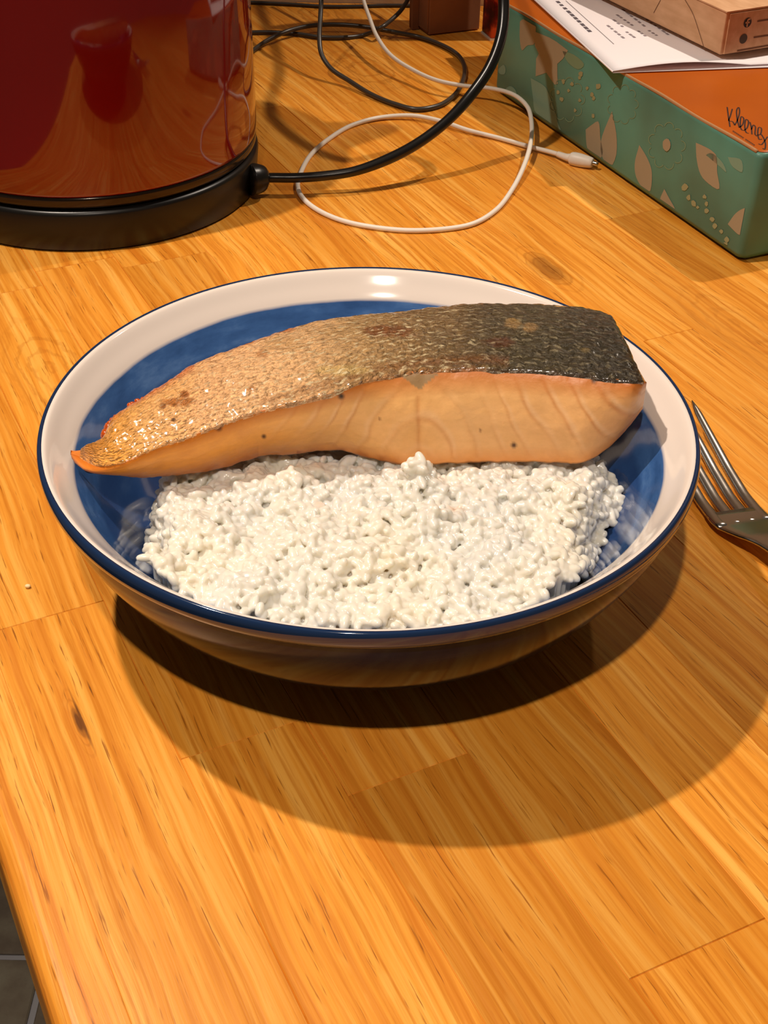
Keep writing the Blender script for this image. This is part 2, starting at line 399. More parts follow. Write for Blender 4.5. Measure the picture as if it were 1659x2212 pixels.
# ------------------------------------------------------------------ salmon fillet
ST = [  # top (skin back edge) px,py,z | ridge px,py,z | bottom px,py,z | thickness at the back
 (153, 974, .0610, 152, 980, .0608, 155, 990, .0595, .0015),
 (185, 970, .0625, 178, 990, .0615, 172, 1008, .0580, .003),
 (222, 946, .0650, 218, 1006, .0630, 214, 1022, .0565, .006),
 (243, 902, .0680, 262, 998, .0650, 280, 1029, .0545, .009),
 (300, 862, .0710, 330, 968, .0675, 345, 1030, .0530, .012),
 (360, 825, .0730, 411, 941, .0695, 418, 1023, .0520, .015),
 (430, 780, .0750, 490, 911, .0715, 490, 1008, .0510, .018),
 (510, 750, .0765, 565, 886, .0735, 560, 987, .0510, .020),
 (600, 719, .0775, 650, 865, .0755, 640, 981, .0505, .022),
 (690, 693, .0780, 733, 842, .0772, 725, 972, .0505, .023),
 (780, 680, .0785, 796, 819, .0788, 800, 990, .0490, .023),
 (870, 671, .0788, 893, 802, .0797, 880, 1004, .0490, .022),
 (960, 661, .0790, 989, 795, .0800, 980, 1001, .0490, .021),
 (1060, 657, .0790, 1086, 796, .0800, 1090, 998, .0492, .020),
 (1150, 656, .0787, 1182, 801, .0800, 1190, 999, .0500, .018),
 (1230, 660, .0780, 1260, 809, .0795, 1255, 1000, .0515, .015),
 (1285, 670, .0772, 1330, 819, .0788, 1306, 974, .0540, .011),
 (1318, 681, .0762, 1379, 826, .0780, 1352, 930, .0585, .009),
 (1326, 700, .0745, 1397, 826, .0755, 1388, 884, .0640, .008)]
Tt = np.array([at(a, b, c) for a, b, c, *_ in ST]); Rt = np.array([at(s[3], s[4], s[5]) for s in ST]); Bt = np.array([at(s[6], s[7], s[8]) for s in ST])
Kt = Tt.copy(); Kt[:, 2] -= np.array([s[9] for s in ST])
for i in range(len(Kt)):                                     # the underside clears the bowl wall
    r_ = math.hypot(Kt[i, 0], Kt[i, 1]); zmin = (in_z(min(r_, .1026)) if r_ < .1026 else .0652)+.0008
    Kt[i, 2] = max(Kt[i, 2], zmin); Kt[i, 2] = min(Kt[i, 2], Tt[i, 2]-.001)
    Tt[i, 2] = max(Tt[i, 2], Kt[i, 2]+.001)
NS = 420
Q = cr(np.c_[Rt, Tt, Bt, Kt], NS); Rc, Tc, Bc, Kc = Q[:, :3], Q[:, 3:6], Q[:, 6:9], Q[:, 9:12]
sal = tag(empty('salmon_fillet', tuple(at(800, 900, .05))), 'long pan-fried salmon fillet with crisp silvery black skin resting on the rice', 'fish')
sal_loc = np.array(sal.location)
def fb(p, f, o=3):
    s_ = 0; a_ = 1.0; q_ = Vector(p)*f
    for _ in range(o): s_ += a_*noise.noise(q_); q_ = q_*2.03; a_ *= .5
    return s_
skin_stops = [(150, (205, 120, 40)), (230, (240, 166, 74)), (330, (246, 182, 112)), (450, (242, 184, 130)), (560, (236, 184, 132)), (680, (214, 168, 118)), (780, (176, 138, 90)), (880, (142, 110, 70)), (1000, (98, 78, 50)), (1120, (68, 59, 38)), (1300, (50, 44, 30)), (1400, (44, 38, 26))]
def lerpc(st, x):
    xs = [s_[0] for s_ in st]; C_ = np.array([lin(s_[1]) for s_ in st])
    return np.array([np.interp(x, xs, C_[:, k]) for k in range(3)])
def cmix(a, b, f): f = max(0, min(1, f)); return a*(1-f)+np.asarray(b)*f
def attr(o, cols, al=None):
    at_ = o.data.color_attributes.new('tone', 'FLOAT_COLOR', 'POINT')
    at_.data.foreach_set('color', np.c_[np.array(cols), np.ones(len(cols)) if al is None else np.array(al)].ravel().astype(np.float32))
def uvmap(o, uvs):
    l_ = o.data.uv_layers.new(name='along'); vi = np.zeros(len(o.data.loops), np.int32); o.data.loops.foreach_get('vertex_index', vi)
    l_.data.foreach_set('uv', np.asarray(uvs, np.float32)[vi].ravel())
# --- flesh: front face, underside, back face as one closed surface under the skin
NF, NU, NB, NT = 46, 12, 14, 24
V, Cc, UVs = [], [], []
arc = np.r_[0, np.cumsum(np.linalg.norm(np.diff(Rc, axis=0), axis=1))]
for i in range(NS):
    s_ = i/(NS-1); endt = min(1, min(s_, 1-s_)*18)
    ring = []
    for k in range(NF):                                       # ridge -> bottom
        t_ = k/NF; p = Rc[i]*(1-t_)+Bc[i]*t_
        bul = (.0030*math.sin(math.pi*t_**.8)*endt); out = np.array([.1*(s_-.5), -1, .12]); p = p+out*bul; ring.append((p, 'f', t_))
    for k in range(NU):
        t_ = k/NU; p = Bc[i]*(1-t_)+Kc[i]*t_; p = p+np.array([0, 0, .0012*math.sin(math.pi*t_)]); ring.append((p, 'u', t_))
    for k in range(NB):
        t_ = k/NB; p = Kc[i]*(1-t_)+Tc[i]*t_; p = p+np.array([0, .0012*math.sin(math.pi*t_)*endt, 0]); ring.append((p, 'b', t_))
    for k in range(NT):
        t_ = k/NT; p = Tc[i]*(1-t_)+Rc[i]*t_; p = p+np.array([0, 0, .0026*math.sin(math.pi*t_)*endt-.0004]); ring.append((p, 't', t_))
    for p, reg, t_ in ring:
        px, py = proj(p); col = lerpc([(150, (214, 118, 34)), (260, (246, 156, 46)), (500, (246, 166, 66)), (720, (242, 182, 108)), (1000, (244, 188, 122)), (1250, (238, 180, 116)), (1400, (222, 158, 94))], px)
        dd = 0
        if reg == 'f':
            nz_ = fb(p, 90, 2); xx = px-905+nz_*10; yy = (1-t_)*150
            ax_x = abs(xx); wl_ = max(0, min(1, (ax_x-90)/110))
            dist = (1-wl_)*math.hypot(xx, yy*.9)+wl_*(ax_x-.75*t_*150+88)
            per = 46+dist*.02; ph = (dist/per) % 1; on = max(0, min(1, (px-560)/150))
            wv = .07+.05*abs(nz_); groove = math.exp(-((ph-.5)/wv)**2)*on; lite = math.exp(-((ph-.66)/(wv*1.2))**2)*on
            seam = math.exp(-((px-905-4*nz_)/5)**2)*(1 if t_ > .22 else 0)
            fade = math.sin(math.pi*min(1, max(0, t_*1.05)))**.4
            mod = max(.15, min(1, .55+1.1*fb(p+np.array([3., 0, 0]), 45, 2)))
            fk_ = (math.sin(math.floor(dist/per-.5)*12.9898+(5 if px > 905 else 0))*43758.5) % 1
            col = col*(1+(.07*fk_-.035)*on*fade); col = cmix(col, lin((198, 118, 54)), (.58*groove*mod+.45*seam)*fade); col = cmix(col, lin((248, 206, 160)), .45*lite*mod*fade)
            dd -= .00007*(groove+2*seam)*fade; dd += .00030*fb(p, 110, 3)
            col = cmix(col, lin((190, 98, 10)), max(0, 1-t_/.24)**.8*.95)              # browned under the skin
            if 640 < px < 900: col = cmix(col, lin((130, 62, 22)), max(0, (t_-.90)/.10)*(.5+1.6*fb(p, 200, 2)))
            col = cmix(col, lin((222, 132, 44)), max(0, (t_-.80)/.2)*.7)
            if px < 560: col = cmix(col, lin((190, 100, 26)), .5*max(0, (t_-.6)/.4)+.35*max(0, fb(p, 120, 2)))
            tri = 1 if (abs(px-905) < 40 and py-812 < 30-abs(px-905)*.8 and py > 806) else 0
            if tri: col = cmix(col, lin((150, 128, 92)), .85)
            for sx, sy, sr, sc in ((737, 856, 7, (40, 22, 12)), (570, 943, 5, (70, 34, 12)), (473, 925, 7, (92, 44, 14)), (1110, 962, 6, (80, 44, 22)), (1038, 930, 3, (130, 80, 44)), (1283, 822, 6, (60, 30, 14)), (820, 905, 3, (140, 84, 40))):
                q_ = math.hypot(px-sx, py-sy)/sr
                if q_ < 1.4: col = cmix(col, lin(sc), 1.4-q_)
        elif reg == 'u':
            col = cmix(col, lin((150, 74, 22)), .6); dd += .0003*fb(p, 150, 2)
        elif reg == 'b':
            col = cmix(col, lin((186, 82, 20)), .6+.5*fb(p, 200, 2)); dd += .0005*fb(p, 150, 2)
        jag = .00045*fb(p+np.array([0, 0, 5.]), 260, 3)*(1 if reg in 'fub' else 0)
        p = p+np.array([0, -1, .2])*(dd if reg == 'f' else 0)+np.array([0, .4, -.5])*(dd if reg != 'f' else 0)+np.array([0, 0, jag if (reg == 'u' or t_ > .85) else 0])
        V.append(p-sal_loc); Cc.append(np.clip(col, 0, 1)); UVs.append((arc[i], t_*.03+(0 if reg == 'f' else .05)))
m_ = NF+NU+NB+NT; F = grid_faces(NS, m_, True); F.append(tuple(range(m_))); F.append(tuple(range((NS-1)*m_, NS*m_))[::-1])
flesh_m = mat('cooked_salmon_flesh', rough=.38, spec=.45, coat=.2, sss=.05, ssr=(1, .45, .2), sssc=.004, cr_=.25); g = G(flesh_m)
vc = g.n('ShaderNodeVertexColor', layer_name='tone').outputs[0]; uvn = g.n('ShaderNodeUVMap', uv_map='along').outputs[0]
n2 = g.noise(g.mapping(uvn, (220, 300, 1)), 1., 4, .6); n3 = g.noise(g.obj(), 600, 3)
g.l(g.mix(1., vc, g.ramp(n2, [(.3, (.94, .92, .88)), (.6, (1.02, 1.02, 1.02))]), 'MULTIPLY'), g.b.inputs['Base Color'])
g.bump(g.math('ADD', n2, g.math('MULTIPLY', n3, .4)), .35, .0005)
fl = mesh('flesh', V, F, flesh_m, sal); attr(fl, Cc); uvmap(fl, UVs)
SIL = []
# --- skin: a thin crisp sheet from back edge to ridge, ragged at both long edges
NW = 60; V, Cc, UVs = [], [], []
i0 = 14
for lay in (0, 1):
    for i in range(i0, NS-8):
        s_ = i/(NS-1); endt = min(1, min(s_, 1-s_)*18); rag0 = .02*fb((arc[i]*1, 0, 3), 230, 3); rag1 = .016*fb((arc[i], 7, 3), 260, 3)
        for k in range(NW):
            t_ = (-.015+rag0*.5)*(1-k/(NW-1))+(1.055+rag1*1.6)*(k/(NW-1))
            tw = min(t_, 1.0); p = Tc[i]*(1-tw)+Rc[i]*tw; p = p+np.array([0, 0, .0026*math.sin(math.pi*min(1, max(0, t_)))*endt])
            if t_ > 1:
                dn = Bc[i]-Rc[i]; dn = dn/max(1e-6, np.linalg.norm(dn)); p = p+dn*(t_-1)*.034*endt+np.array([0, -.0007, 0])*endt
            rough = fb(p, 260, 3)*.00050+fb(p*np.array([.35, 1, 1]), 800, 2)*.00012+.0006*max(0, fb(p, 70, 2))
            edge = min(t_, 1.05-t_); p = p+np.array([0, 0, .00035+rough*(1 if lay == 0 else .0)-(.0008 if lay else 0)-.0006*max(0, 1-edge/.05)])
            
            px, py = proj(p); tt = k/(NW-1)
            col = lerpc(skin_stops, px+fb(p, 60, 2)*60)
            col = cmix(col, lin((206, 120, 40)), max(0, 1-(1-tt)/.06)*.7*(1 if px < 1050 else .1))
            if 560 < px < 1100: col = cmix(col, lin((122, 66, 22)), max(0, 1-abs(tt-.88)/.07)*.5)
            col = cmix(col, lin((190, 92, 24)), max(0, 1-tt/.10)*.8*(1 if px < 640 else 0))
            if px < 420: col = cmix(col, lin((190, 70, 18)), max(0, 1-tt/.22)*.9)
            for sx, sy, rx_, ry_, sc, st_ in ((385, 868, 34, 9, (176, 104, 44), .9), (398, 852, 10, 8, (166, 92, 36), .9), (352, 877, 8, 7, (150, 84, 30), .9), (840, 716, 50, 12, (120, 66, 24), .85), (1108, 698, 16, 10, (156, 122, 74), .8), (1145, 708, 14, 10, (150, 116, 70), .8), (1080, 740, 34, 10, (84, 44, 18), .8), (566, 764, 12, 8, (168, 104, 52), .6), (542, 840, 10, 6, (170, 104, 46), .6), (375, 907, 5, 4, (60, 30, 12), .9), (1265, 756, 10, 5, (110, 92, 56), .7), (610, 745, 40, 14, (196, 150, 96), .5), (740, 800, 60, 10, (206, 176, 110), .5)):
                q_ = math.hypot((px-sx)/rx_, (py-sy)/ry_)+.35*fb(p, 300, 2)
                if q_ < 1.25: col = cmix(col, lin(sc), st_*min(1, (1.25-q_)*2.5))
            V.append(p-sal_loc); Cc.append(np.clip(col, 0, 1)); UVs.append((arc[i], tt*.04))
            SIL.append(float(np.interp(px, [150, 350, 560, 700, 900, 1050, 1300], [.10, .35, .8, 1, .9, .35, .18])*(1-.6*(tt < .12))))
nr = NS-8-i0; F = grid_faces(nr, NW); off = nr*NW; F2 = [tuple(off+v for v in f_[::-1]) for f_ in F]
bd = [(i*NW, (i+1)*NW) for i in range(nr-1)]+[((nr-1)*NW+k, (nr-1)*NW+k+1) for k in range(NW-1)]+[((i+1)*NW+NW-1, i*NW+NW-1) for i in range(nr-1)]+[(k+1, k) for k in range(NW-1)]
F3 = [(b_, a_, off+a_, off+b_) for a_, b_ in bd]
skin_m = mat('crisp_salmon_skin', rough=.26, spec=.65, coat=.8, sss=.0, cr_=.12); g = G(skin_m)
vcn = g.n('ShaderNodeVertexColor', layer_name='tone'); vc = vcn.outputs[0]; uvn = g.n('ShaderNodeUVMap', uv_map='along').outputs[0]
vo = g.n('ShaderNodeTexVoronoi'); vo.inputs['Scale'].default_value = 1.0; g.l(g.mapping(uvn, (520, 900, 1)), vo.inputs['Vector'])
n4 = g.noise(g.mapping(uvn, (500, 900, 1)), 1., 5, .7); n5 = g.noise(g.obj(), 600, 4, .65); n6 = g.noise(g.mapping(uvn, (120, 700, 1), (3, 3, 0)), 1., 3, .6)
c = g.mix(1., vc, g.ramp(n4, [(.30, (.58, .56, .52)), (.5, (1.05, 1.05, 1.03)), (.72, (1.6, 1.56, 1.45))]), 'MULTIPLY')
c = g.mix(1., c, g.ramp(vo.outputs['Distance'], [(.05, (.60, .58, .54)), (.35, (1.08, 1.08, 1.06))]), 'MULTIPLY')
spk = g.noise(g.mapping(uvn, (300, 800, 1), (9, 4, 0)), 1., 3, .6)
c = g.mix(g.math('MULTIPLY', vcn.outputs[1], g.ramp(spk, [(.54, 0.), (.66, .9)])), c, lin((236, 216, 170)))  # silvery scale speckle, its colour lightened to paint in lamp glints
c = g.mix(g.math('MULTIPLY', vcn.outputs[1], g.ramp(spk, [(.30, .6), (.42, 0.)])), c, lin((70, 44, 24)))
g.l(c, g.b.inputs['Base Color'])
g.l(g.ramp(n6, [(.35, .14), (.65, .48)]), g.b.inputs['Roughness'])
g.bump(g.math('ADD', g.math('MULTIPLY', n5, 1.2), g.math('MULTIPLY', vo.outputs['Distance'], .7)), 1.0, .0017)
sk = mesh('skin', V, F+F2+F3, skin_m, sal); attr(sk, Cc, SIL); uvmap(sk, UVs)
tag(sk, 'crisp skin, golden at the tail end, silvery brown to black at the thick end')
# glistening caramelised beads on the thin end's back edge
bead_m = mat('caramelised_edge', lin((186, 76, 18)), .15, coat=.6, sss=.2, ssr=(1, .3, .1), sssc=.002)
V, F, b0 = [], [], 0
for k in range(26):
    f_ = k/25; i = int(NS*(.105+.10*f_**1.5)); p = Tc[i]+np.array([rng.normal(0, .0004), .0004+rng.normal(0, .0005), -.0008-rng.random()*.001]); R_ = rng.uniform(.0009, .0017)*(1-.5*f_)
    P = (GV*np.array([1.15, 1, 1]))*R_+p-sal_loc; V.append(P); F += [tuple(v+b0 for v in q_) for q_ in GF]; b0 += len(GV)
tag(mesh('caramelised_edge', np.concatenate(V), F, bead_m, sal), 'glossy reddish brown caramelised juices', kind='stuff')

char_m = mat('charred_scrap', lin((46, 18, 14)), .3, coat=.4)
P_ = at(192, 1018, .0570); ob = mesh('charred_scrap', (GV*np.array([.0026, .0016, .0011]))+P_-sal_loc+np.array([.001, .001, 0]), GF, char_m, sal)
tag(ob, 'small dark charred scrap under the thin tip')

# ------------------------------------------------------------------ kettle on its base
KC = np.array([-.1560, .3320])
kred = mat('glossy_red_enamel', (.2, .004, .002), .07, spec=.6, coat=.6, cr_=.03); g = G(kred)
g.l(g.mix(g.ramp(g.noise(g.obj(), 6, 3), [(.4, 0.), (.7, .4)]), (.17, .003, .002), (.23, .009, .004)), g.b.inputs['Base Color'])
kblk = mat('satin_black_plastic', lin((20, 19, 18)), .32, spec=.4); kring = mat('polished_dark_collar', lin((52, 44, 38)), .16, metal=.6)
kb = tag(empty('power_base', (KC[0], KC[1], 0)), 'round black plastic kettle power base with thick black cord', 'kettle base')
lathe('base_body', [(0, .0), (.082, .0), (.0868, .0004), (.0880, .0015), (.0884, .0100), (.0893, .0195), (.0885, .0212), (.0865, .0220), (.05, .0222), (0, .0222)], kblk, kb, seg=160)
k = tag(empty('kettle', (KC[0], KC[1], .0222)), 'glossy dark red electric kettle standing on its round black base', 'kettle')
lathe('body', [(0, .0062), (.086, .0062), (.0884, .0070), (.0888, .0085), (.0888, .0220), (.0886, .070), (.0868, .105), (.0820, .126), (.0745, .139), (.070, .141), (0, .141)], kred, k, seg=200)
lathe('collar', [(0, .0002), (.0850, .0002), (.0876, .0010), (.0882, .0022), (.0884, .0050), (.0880, .0066), (.084, .0070), (0, .0070)], kring, k, seg=160)
lid = lathe('lid', [(0, .140), (.0700, .140), (.0705, .144), (.064, .151), (.045, .157), (.02, .160), (0, .160)], kblk, k, seg=96)
lathe('lid_knob', [(0, .159), (.010, .159), (.009, .165), (.014, .170), (.013, .175), (0, .177)], kblk, lid, seg=48)
# spout at the right, handle at the left
sd = np.array([math.cos(math.radians(20)), math.sin(math.radians(20))]); sn = np.array([-sd[1], sd[0]])
V = []
for f_ in np.linspace(0, 1, 9):
    z_ = .095+.045*f_; ext = .010+.024*f_**1.3; wd = .022*(1-.25*f_)
    for a_ in np.linspace(-1, 1, 13):
        rad_ = .082-.010*f_; q_ = sd*(rad_+ext*(1-abs(a_)**1.6))+sn*wd*a_; V.append((q_[0], q_[1], z_))
sp_ = mesh('spout', V, grid_faces(9, 13), kred, k); so = sp_.modifiers.new('thick', 'SOLIDIFY'); so.thickness = .0016
hp = [(-sd*r_, z_) for r_, z_ in ((.080, .128), (.105, .134), (.128, .122), (.134, .090), (.128, .055), (.108, .036), (.084, .034))]
tube('handle', [(p[0], p[1], z_) for p, z_ in hp], [.010, .0095, .009, .009, .009, .0095, .010], kblk, k, n=60, seg=16)
lathe('knob_seat', [(0, .1575), (.016, .1575), (.014, .1598), (0, .1600)], kring, lid, seg=40)
# power cord: leaves the base on the right, sweeps up past the tissue box
blk_cord = mat('black_rubber_cord', lin((18, 16, 15)), .28, spec=.5)
def loc(P, e): return [np.asarray(p)-np.array(e.location) for p in P]
cord = [at(548, 386, .0100), at(580, 384, .0095), at(640, 384, .0095), at(700, 380, .0100), at(765, 370, .0120), at(840, 343, .0165), at(905, 308, .0225), at(965, 262, .031), at(1015, 208, .041), at(1058, 145, .054), at(1083, 75, .068), at(1088, 0, .083), at(1080, -80, .100), at(1050, -160, .120)]
end = cord[-1]; cord += [end+np.array([-.02, .06, .03]), end+np.array([-.03, .14, .02]), np.array([end[0]-.035, .655, .165])]
tube('power_cord', loc(cord, kb), [.0026]*5+[.0029]*3+[.0031]*6+[.003]*3, blk_cord, kb, n=260, seg=16)
gp = [at(540, 388, .0108), at(556, 386, .0104), at(572, 385, .0098), at(578, 385, .0096)]
tube('cord_grommet', loc(gp, kb), [.0085, .0080, .0062, .0042], kblk, kb, n=24, seg=20)

# ------------------------------------------------------------------ thin cables
gcord = mat('grey_black_cable', lin((62, 56, 50)), .32, spec=.5)
def path(pts): return [at(*p) for p in pts]
def raise_end(P, d, up): e = P[-1]; return P+[e+np.array(d)*.5+np.array([0, 0, up*.6]), e+np.array(d)+np.array([0, 0, up])]
P = path([(470, 150, .0018), (520, 128, .0018), (548, 108, .0018), (580, 86, .0034), (625, 66, .0056), (675, 55, .0056), (730, 53, .0060), (790, 58, .0060), (850, 69, .0045), (905, 80, .0020), (955, 98, .0018), (988, 118, .0018), (1003, 143, .0018), (1000, 175, .0018), (980, 207, .0018), (945, 229, .0018), (900, 236, .0018), (850, 224, .0018), (800, 203, .0020), (755, 175, .0040), (715, 148, .0080), (695, 118, .0140), (690, 85, .0210), (692, 40, .0310), (694, 0, .040), (696, -50, .052)])
P += [P[-1]+np.array([.004, .05, .04]), np.array([P[-1][0]+.006, .66, .14])]
c1 = tube('cable', P, .00155, gcord, n=420, seg=12)
tag(c1, 'thin grey-black cable lying in a wide loop right of the kettle', 'cable')
P = path([(480, 74, .0018), (545, 70, .0018), (590, 70, .0018), (640, 73, .0018), (690, 80, .0018), (740, 81, .0018), (785, 76, .0020), (822, 60, .0095), (845, 43, .012), (868, 20, .016), (884, -8, .022), (895, -50, .032)])
P += [np.array([P[-1][0]+.004, .66, .07])]
c2 = tube('cable', P, .0015, gcord, n=220, seg=12)
tag(c2, 'dark cable crossing under the loop and climbing toward the wall by the brown carton', 'cable')
P = path([(470, 2, .0014), (560, 6, .0014), (640, 10, .0014), (700, 14, .0014), (760, 14, .0014), (830, 12, .0014), (892, 12, .0014), (960, 12, .0014)])
c3 = tube('cable', P, .0013, gcord, n=90, seg=10)
tag(c3, 'straight dark cable lying along the foot of the cream wall', 'cable')

wht = mat('white_cable_sheath', lin((232, 222, 208)), .42, spec=.4); met = mat('connector_metal', lin((190, 185, 175)), .2, metal=1.)
lead = tag(empty('charging_cable', tuple(at(900, 497, 0))), 'thin white charging lead looped on the worktop, its plug pointing at the tissue box', 'charging cable')
W = .00135
P = path([(768, -60, .040), (785, 0, .026), (798, 38, .020), (815, 80, .0150), (845, 120, .0110), (890, 150, .0085), (945, 174, .0080), (1000, 185, .0080), (1060, 191, .0090), (1108, 204, .0105), (1138, 229, .0100), (1148, 262, .0085), (1146, 310, .0070), (1132, 358, .0045), (1106, 410, .0020), (1070, 455, W), (1020, 484, W), (960, 495, W), (880, 498, W), (800, 490, W), (740, 477, W), (690, 456, W), (656, 430, W), (643, 403, W), (651, 370, W), (672, 334, W), (712, 299, W), (762, 270, W), (822, 254, .0018), (890, 250, .0026), (950, 261, .0026), (1010, 281, .0020), (1080, 299, .0016), (1140, 316, .0020), (1195, 330, .0028), (1218, 338, .0032)])
P = [P[0]+np.array([-.002, .05, .05])]+P
tube('lead', loc(P, lead), W, wht, lead, n=460, seg=12)
tube('plug_boot', loc([at(1205, 333, .0030), at(1225, 340, .0034), at(1232, 341, .0036)], lead), [.0017, .0021, .0024], wht, lead, n=16, seg=14)
a_, b_ = at(1230, 341, .0037), at(1280, 352, .0037)
tube('plug_body', loc([a_, a_*.95+b_*.05, a_*.1+b_*.9, b_], lead), [.0020, .0032, .0031, .0026], wht, lead, n=30, seg=20)
tube('plug_tip', loc([b_, b_+(b_-a_)*.22], lead), [.0014, .0013], met, lead, n=6, seg=12)

# ------------------------------------------------------------------ tissue box
BZ = .0572; NC = at(1597, 571, 0)[:2]; LA = math.radians(114.6); LD = np.array([math.cos(LA), math.sin(LA)]); WD = np.array([LD[1], -LD[0]])
BL, BW = .262, .125
tb = tag(empty('tissue_box', (NC[0], NC[1], 0), LA), 'flat turquoise floral cardboard tissue box with an orange top', 'tissue box')
def tl(P):                                                  # world -> box frame (x along the long side, y to the left of it)
    P = np.asarray(P); d = P[..., :2]-NC; return np.stack([d@LD, -(d@WD), P[..., 2]], -1)
teal = mat('turquoise_printed_card', rough=.42, spec=.35); g = G(teal); co = g.obj()
c = g.ramp(g.noise(co, 14, 3), [(.35, lin((80, 116, 98))), (.65, lin((90, 152, 136)))]); g.l(c, g.b.inputs['Base Color'])
orange = mat('orange_printed_card', rough=.38, spec=.35); g = G(orange); co = g.obj()
c = g.ramp(g.noise(co, 9, 3), [(.35, lin((166, 76, 4))), (.7, lin((190, 92, 5)))])
g.l(c, g.b.inputs['Base Color'])
worn = mat('worn_card_edge', lin((176, 128, 84)), .6)
R = .004
def rrect(x0, y0, x1, y1, r, n=6):
    out = []
    for cx_, cy_, a0 in ((x1-r, y1-r, 0), (x0+r, y1-r, 90), (x0+r, y0+r, 180), (x1-r, y0+r, 270)):
        for q_ in range(n+1): a = math.radians(a0+90*q_/n); out.append((cx_+r*math.cos(a), cy_+r*math.sin(a)))
    return out
def loft(layers):
    n = len(layers[0][0]); V = [(x, y, z) for poly, z in layers for x, y in poly]
    F = [(i*n+j, i*n+(j+1) % n, (i+1)*n+(j+1) % n, (i+1)*n+j) for i in range(len(layers)-1) for j in range(n)]
    F.append(tuple(range(n))[::-1]); F.append(tuple(range((len(layers)-1)*n, len(layers)*n))); return V, F
lay = [(rrect(.0045, -BW+.0045, BL-.0045, -.0045, R), .0)]+[(rrect(d, -BW+d, BL-d, -d, R), z) for d, z in ((.0025, .0012), (.0008, .0030), (0, .0050), (0, BZ-.003), (.0004, BZ-.0014), (.0014, BZ-.0006))]
V, F = loft(lay); mesh('carton_sides', V, F, teal, tb)
lay = [(rrect(d, -BW+d, BL-d, -d, R), z) for d, z in ((.0016, BZ-.0008), (.0014, BZ-.0003), (.0022, BZ))]
V, F = loft(lay); mesh('carton_top', V, F, orange, tb, smooth=False)
# worn rim line between the orange top and the side
tube('worn_edge', [(x_, -.0012, BZ-.0006+.0003*math.sin(x_*90)) for x_ in np.linspace(.004, BL-.004, 30)], .0009, worn, tb, n=90, seg=8)
# floral print on the long side
cream = mat('printed_leaf_cream', lin((160, 148, 122)), .5); pale = mat('printed_leaf_pale', lin((120, 156, 136)), .5)
lime = mat('printed_outline_green', lin((116, 148, 118)), .5); yel = mat('printed_blossom', lin((150, 152, 112)), .5)
n_face = np.array([-WD[0], -WD[1], 0.]); p_face = np.array([NC[0], NC[1], 0.])+n_face*.00015
V, F, FM = [], [], []
def decal(pts, mi, lift=0.0, back=.0003):
    P = [tl(onpl(px, py, p_face+n_face*lift, n_face)) for px, py in pts]
    for p in P: p[0] = min(max(p[0], .0035), BL-.004); p[2] = min(max(p[2], .0052), BZ-.0028)
    n = len(P); b = len(V); V.extend([tuple(p) for p in P]); F.append(tuple(range(b, b+n))); FM.append(mi)
def blob(px, py, rx, ry, mi, n=10, jit=.2, lift=0.0001):
    decal([(px+rx*math.cos(a)*(1+random.uniform(-jit, jit)), py+ry*math.sin(a)*(1+random.uniform(-jit, jit))) for a in np.linspace(0, 2*math.pi, n, endpoint=False)], mi, lift)
def sm_poly(pts, k=3):
    P = cr([(a, b, 0) for a, b in pts+[pts[0]]], len(pts)*k+1)[:-1]; return [(p[0], p[1]) for p in P]
LEAVES = [([(1123, 47), (1133, 38), (1155, 47), (1157, 72), (1153, 96), (1139, 98), (1128, 109), (1123, 87)], 0),
 ([(1157, 69), (1187, 81), (1202, 90), (1227, 109), (1216, 127), (1204, 138), (1204, 160), (1205, 181), (1198, 183), (1180, 157), (1157, 165), (1158, 127), (1164, 116), (1155, 98)], 0),
 ([(1146, 168), (1157, 174), (1178, 188), (1193, 223), (1204, 262), (1211, 284), (1184, 266), (1157, 245), (1151, 208)], 1),
 ([(1265, 280), (1278, 270), (1292, 262), (1297, 300), (1302, 330), (1295, 345), (1278, 338), (1268, 318)], 0),
 ([(1322, 240), (1332, 295), (1330, 340), (1317, 362), (1303, 345), (1297, 310)], 0),
 ([(1381, 313), (1397, 339), (1408, 370), (1403, 415), (1396, 413), (1389, 408), (1374, 382), (1371, 353)], 0),
 ([(1503, 308), (1519, 315), (1537, 325), (1548, 337), (1549, 370), (1553, 409), (1525, 392), (1513, 376), (1505, 345)], 0),
 ([(1572, 339), (1601, 345), (1603, 372), (1590, 366), (1580, 357)], 1),
 ([(1435, 408), (1446, 429), (1458, 452), (1440, 440), (1426, 433)], 0),
 ([(1572, 484), (1588, 462), (1602, 452), (1612, 450), (1613, 480), (1608, 504), (1598, 508), (1583, 496)], 0),
 ([(1086, 212), (1092, 192), (1102, 186), (1112, 192), (1118, 214), (1110, 206), (1098, 200)], 1),
 ([(1075, 150), (1088, 140), (1092, 148), (1090, 160), (1080, 160)], 1),
 ([(1525, 335), (1535, 330), (1560, 350), (1569, 372), (1555, 360)], 1),
 ([(1215, 110), (1240, 118), (1262, 140), (1250, 150), (1226, 134)], 2)]
for n_, (pts, mi) in enumerate(LEAVES): decal(sm_poly(pts, 3) if n_ != 1 else pts, mi)
for cx_, cy_, rr_ in ((1440, 315, 36), (1225, 215, 34), (1345, 225, 30), (1640, 400, 26)):                 # big open blossoms drawn in outline
    if cx_ > 1620: continue
    for q_ in range(9):
        a0 = 2*math.pi*q_/9; c0, c1_ = cx_+rr_*.86*math.cos(a0), cy_+rr_*1.12*math.sin(a0)
        arcp = [(c0+rr_*.30*math.cos(b), c1_+rr_*.34*math.sin(b)) for b in np.linspace(a0-1.5, a0+1.5, 7)]
        arci = [(c0+rr_*.25*math.cos(b), c1_+rr_*.28*math.sin(b)) for b in np.linspace(a0-1.5, a0+1.5, 7)]
        for e in range(6): decal([arcp[e], arcp[e+1], arci[e+1], arci[e]], 2)
blob(1440, 313, 9, 14, 0, 12, .05, .0002)
